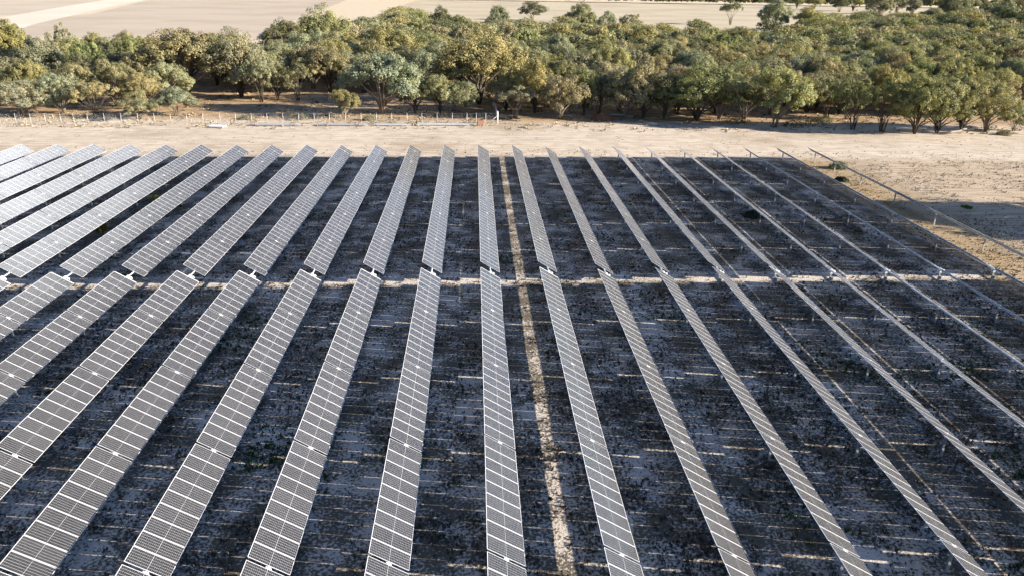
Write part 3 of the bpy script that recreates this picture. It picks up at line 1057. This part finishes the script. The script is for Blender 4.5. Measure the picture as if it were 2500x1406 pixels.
rack(-52.1, -40.6, 172.4, 'long grey steel tube stack by the fence, leftmost one, with two stakes', (-50.9, -42.2), M_GALV)
rack(-37.5, -25.9, 173.2, 'long steel tube stack between rusty stakes below the lone fence shrub', (-35.0, -27.9), M_GALV)
rack(-24.7, -16.6, 173.6, 'pale steel tube stack without stakes, third along the fence', (), M_TUBE, 4)
rack(-15.2, -2.6, 174.4, 'low pale steel tube stack ending at the rusty orange crate', (), M_TUBE, 4)

o = obj('steel_crate', None, None, (-.3, 174.9, 0), (0, 0, R(8)))
tag(o, 'rusty orange crate standing near the fence corner', 'crate')
mb = MB()
mb.box(-.62, .62, -.5, .5, .12, .17); mb.box(-.62, .62, .44, .5, .17, 1.35); mb.box(-.62, -.56, -.5, .44, .17, 1.35); mb.box(.56, .62, -.5, .44, .17, 1.35)
mb.box(-.56, .56, -.5, -.44, .17, 1.2)
obj('crate_wall', mb.mesh('crate_wall', [M_RUST]), o)
mb = MB()
for sx in (-.5, 0, .5): mb.box(sx - .06, sx + .06, -.52, .52, 0, .118)
obj('bearer', mb.mesh('bearer', [M_WOOD]), o)

o = obj('panel_pallet', None, None, (-58.6, 170.1, 0), (0, 0, R(-6)))
tag(o, 'flat white stack of sheets lying on the bare ground before the fence', 'pallet')
mb = MB()
for i in range(4):
    s = random.uniform(-.06, .06)
    mb.box(-1.6 + s, 1.6 + s, -1.0 - s, 1.0 - s, .15 + .06 * i, .20 + .06 * i)
obj('sheet_stack', mb.mesh('sheet_stack', [M_WHITE]), o)
mb = MB()
for y in (-.85, 0, .85): mb.box(-1.5, 1.5, y - .06, y + .06, 0, .148)
obj('bearer', mb.mesh('bearer', [M_WOOD]), o)

mb = MB()
for i in range(7):
    a = random.uniform(-.4, .4)
    mb.tube([(i * .3 - 1, math.sin(i * 2.2) * .25, .06), (i * .3 - .55, math.sin(i * 2.2) * .25 + .35 * math.sin(a * 3), .10 + .1 * (i % 2))], .05, 6)
o = obj('scrap_heap', mb.mesh('scrap_heap', [M_RUST]), None, (6.2, 177.0, 0))
tag(o, 'small rusty scrap lying right of the fence corner post', 'scrap')


def mound():
    n, mr = 40, 14
    r = np.random.default_rng(2)
    v, f = [], []
    for j in range(mr + 1):
        q = j / mr
        for i in range(n):
            a = 2 * math.pi * i / n
            rad = 2.9 * q * (1 + .12 * math.sin(3 * a + 1) + .06 * math.sin(7 * a))
            z = 1.75 * (1 - q ** 1.25) * (1 + .07 * math.sin(5 * a)) + r.normal(0, .045) - .03
            v.append((rad * math.cos(a) * 1.1, rad * math.sin(a) * .8, z if j < mr else -.1))
    for j in range(mr):
        for i in range(n):
            f.append((j * n + i, j * n + (i + 1) % n, (j + 1) * n + (i + 1) % n, (j + 1) * n + i))
    mb = MB(); mb.add(v, f)
    return mb.mesh('dirt_mound', [M_MOUND], True)


tag(obj('dirt_mound', mound(), None, (29.5, 183.6, 0)), 'heap of red soil in the shade at the woodland front', 'dirt heap')


def log(pts, rad, x, y, label, twigs=()):
    mb = MB()
    mb.tube(pts, rad, 9)
    for t in twigs: mb.tube(t, [.09, .06, .02][:len(t)], 6)
    return tag(obj('fallen_log', mb.mesh('fallen_log', [M_WOOD], True), None, (x, y, 0)), label, 'log')


log([(-3, .5, .3), (-1.4, .2, .55), (.4, 0, .6), (2.2, -.4, .35), (3.4, -.5, .25)], [.13, .2, .24, .2, .12], 34.6, 188.0, 'pale grey fallen branch with side limbs right of the red dirt mound',
    [[(.4, 0, .6), (1.2, -.8, .4), (2.0, -1.5, .12)], [(-1.4, .2, .55), (-2.0, .9, .9), (-2.6, 1.3, 1.1)]])
log([(-2.2, .6, .2), (-.8, 0, .65), (.8, -.2, .5), (2.0, -.3, .15)], [.12, .2, .18, .08], 21.2, 186.2, 'grey fallen limb left of the red dirt mound', [[(-.8, 0, .65), (-1.2, -.8, .5), (-1.7, -1.4, .1)], [(.8, -.2, .5), (1.5, .5, .9), (1.9, .8, 1.2)]])
log([(-3.6, -.5, .25), (-1, 0, .4), (1.6, .4, .7), (3.4, .7, 1.2)], [.16, .24, .28, .2], 108.5, 167.9, 'thick dark fallen log under the wattles at the right', [[(1.6, .4, .7), (1.9, .2, 1.4), (2.0, .1, 2.0)]])
log([(-1.4, .1, .15), (0, 0, .2), (1.3, -.2, .14)], [.08, .12, .07], 70.2, 170.4, 'short pale stick lying on the shaded ground in front of the thicket')

# ------------------------------------------------------------------ buildings and the pole beyond the trees
def shed(x, y, w, d, h, rise, rot, wall, roof, label, cat='shed'):
    o = obj('farm_shed', None, None, (x, y, 0), (0, 0, R(rot)))
    tag(o, label, cat)
    mb = MB()
    v = [(-w / 2, -d / 2, 0), (w / 2, -d / 2, 0), (w / 2, d / 2, 0), (-w / 2, d / 2, 0), (-w / 2, -d / 2, h), (w / 2, -d / 2, h), (w / 2, d / 2, h), (-w / 2, d / 2, h), (-w / 2, 0, h + rise), (w / 2, 0, h + rise)]
    mb.add(v, [(0, 1, 5, 4), (2, 3, 7, 6), (1, 2, 6, 9, 5), (3, 0, 4, 8, 7)])
    obj('wall', mb.mesh('wall', [wall]), o)
    mb = MB()
    e, t, s = .4, .12, rise / (d / 2)
    for q in (-1, 1):
        yo, zo = q * (d / 2 + e), h - e * s + .05
        vv = [(-w / 2 - e, yo, zo), (w / 2 + e, yo, zo), (w / 2 + e, q * .004, h + rise + .05), (-w / 2 - e, q * .004, h + rise + .05)]
        vv += [(a, b, c + t) for a, b, c in vv]
        mb.add(vv, [(0, 1, 2, 3), (7, 6, 5, 4), (0, 4, 5, 1), (1, 5, 6, 2), (2, 6, 7, 3), (3, 7, 4, 0)])
    obj('roof', mb.mesh('roof', [roof]), o)
    mb = MB()
    mb.box(-w * .18, w * .18, -d / 2 - .06, -d / 2 - .003, .02, h * .8)
    obj('door', mb.mesh('door', [M_DARK]), o)


shed(-104, 402, 9, 7, 3.2, 1.6, 4, M_CREAM, M_ROOF, 'small shed with a bright blue roof at the corner of the ploughed field')
shed(-132, 300, 14, 9, 3.0, 1.6, -12, M_CREAM, M_PALEROOF, 'pale green roofed shed glimpsed between the trees on the left')
shed(-118, 322, 8, 7, 2.8, 1.2, 10, M_CREAM, M_PALEROOF, 'smaller pale roofed shed right of the larger green roofed one')
shed(1010, 1830, 60, 26, 9, 4, 3, M_WHITE, M_WHITE, 'large white farm shed far off at the top right', 'farm building')
o = obj('utility_pole', None, None, (420.5, 662, 0))
tag(o, 'thin grey utility pole with a crossarm among trees at the upper right', 'pole')
mb = MB(); mb.tube([(0, 0, -1), (0, 0, 10.5)], [.22, .14], 8); obj('pole', mb.mesh('pole', [M_WOOD], True), o)
mb = MB(); mb.box(-1.6, 1.6, -.24, -.15, 9.3, 9.6)
for sx in (-1.4, 0, 1.4): mb.tube([(sx, -.19, 9.6), (sx, -.19, 9.95)], .08, 6)
obj('crossarm', mb.mesh('crossarm', [M_WOOD]), o)

# ------------------------------------------------------------------ light
SUN_EL, SUN_AZ = R(16.8), R(90 + 11.5)      # azimuth clockwise from +Y
sd = Vector((math.sin(SUN_AZ) * math.cos(SUN_EL), math.cos(SUN_AZ) * math.cos(SUN_EL), math.sin(SUN_EL)))
su = bpy.data.lights.new('sun', 'SUN')
su.energy = 5.0
su.angle = R(.4)
su.color = (1, .91, .78)
so = bpy.data.objects.new('sun', su)
so.rotation_euler = sd.to_track_quat('Z', 'Y').to_euler()
C.objects.link(so)

W = bpy.data.worlds.new('World')
S.world = W
W.use_nodes = True
nt = W.node_tree
bg = nt.nodes['Background']
sky = nt.nodes.new('ShaderNodeTexSky')
sky.sky_type = 'NISHITA'
sky.sun_disc = False
sky.sun_elevation = SUN_EL
sky.sun_rotation = SUN_AZ
sky.dust_density = .7
sky.ozone_density = 1.6
nt.links.new(mix(nt, 1, sky.outputs[0], (.64, .82, 1.16), 'MULTIPLY'), bg.inputs['Color'])
bg.inputs['Strength'].default_value = .05
# thin cloud: a bright bank low in the north, wisps elsewhere
tc = nt.nodes.new('ShaderNodeTexCoord')
dirv = tc.outputs['Generated']


def bank(az, el, w0, w1):
    d = nt.nodes.new('ShaderNodeVectorMath')
    d.operation = 'DOT_PRODUCT'
    nt.links.new(dirv, d.inputs[0])
    d.inputs[1].default_value = (math.sin(R(az)) * math.cos(R(el)), math.cos(R(az)) * math.cos(R(el)), math.sin(R(el)))
    return ramp(nt, d.outputs['Value'], math.cos(R(w0)), math.cos(R(w1)))


cl = noise(nt, dirv, 3.2, 6, .62, (1, 1, 2.6))
cl2 = noise(nt, dirv, 9, 5, .6, (1, 1, 2.2))
low = math_n(nt, 'MULTIPLY', bank(4, 15, 30, 10), math_n(nt, 'ADD', .01, math_n(nt, 'MULTIPLY', ramp(nt, cl, .40, .70), .03)))
high = math_n(nt, 'MULTIPLY', bank(-7, 34, 12, 5), math_n(nt, 'ADD', .25, math_n(nt, 'MULTIPLY', ramp(nt, cl2, .38, .62), .75)))
cloud = math_n(nt, 'MINIMUM', math_n(nt, 'ADD', low, high), 1.1)
cb = nt.nodes.new('ShaderNodeBackground')
cb.inputs['Color'].default_value = (.90, .95, 1, 1)
cb.inputs['Strength'].default_value = 2.9
ms = nt.nodes.new('ShaderNodeMixShader')
nt.links.new(math_n(nt, 'MULTIPLY', cloud, .9), ms.inputs[0])
nt.links.new(bg.outputs[0], ms.inputs[1])
nt.links.new(cb.outputs[0], ms.inputs[2])
nt.links.new(ms.outputs[0], nt.nodes['World Output'].inputs['Surface'])

# ------------------------------------------------------------------ camera and view
cd = bpy.data.cameras.new('camera')
cd.sensor_width = 36
cd.lens = FOC * 36
cd.clip_start = .5
cd.clip_end = 12000
co = bpy.data.objects.new('camera', cd)
M = Matrix(((RT[0], UP[0], -FW[0], CAM[0]), (RT[1], UP[1], -FW[1], CAM[1]), (RT[2], UP[2], -FW[2], CAM[2]), (0, 0, 0, 1)))
co.matrix_world = M
C.objects.link(co)
S.camera = co
S.view_settings.view_transform = 'Standard'
S.view_settings.look = 'None'
S.view_settings.exposure = 1.75
S.view_settings.gamma = 1
S.view_settings.use_curve_mapping = False
S.cycles.max_bounces = 6
S.cycles.diffuse_bounces = 3
S.cycles.glossy_bounces = 3
S.cycles.transparent_max_bounces = 4
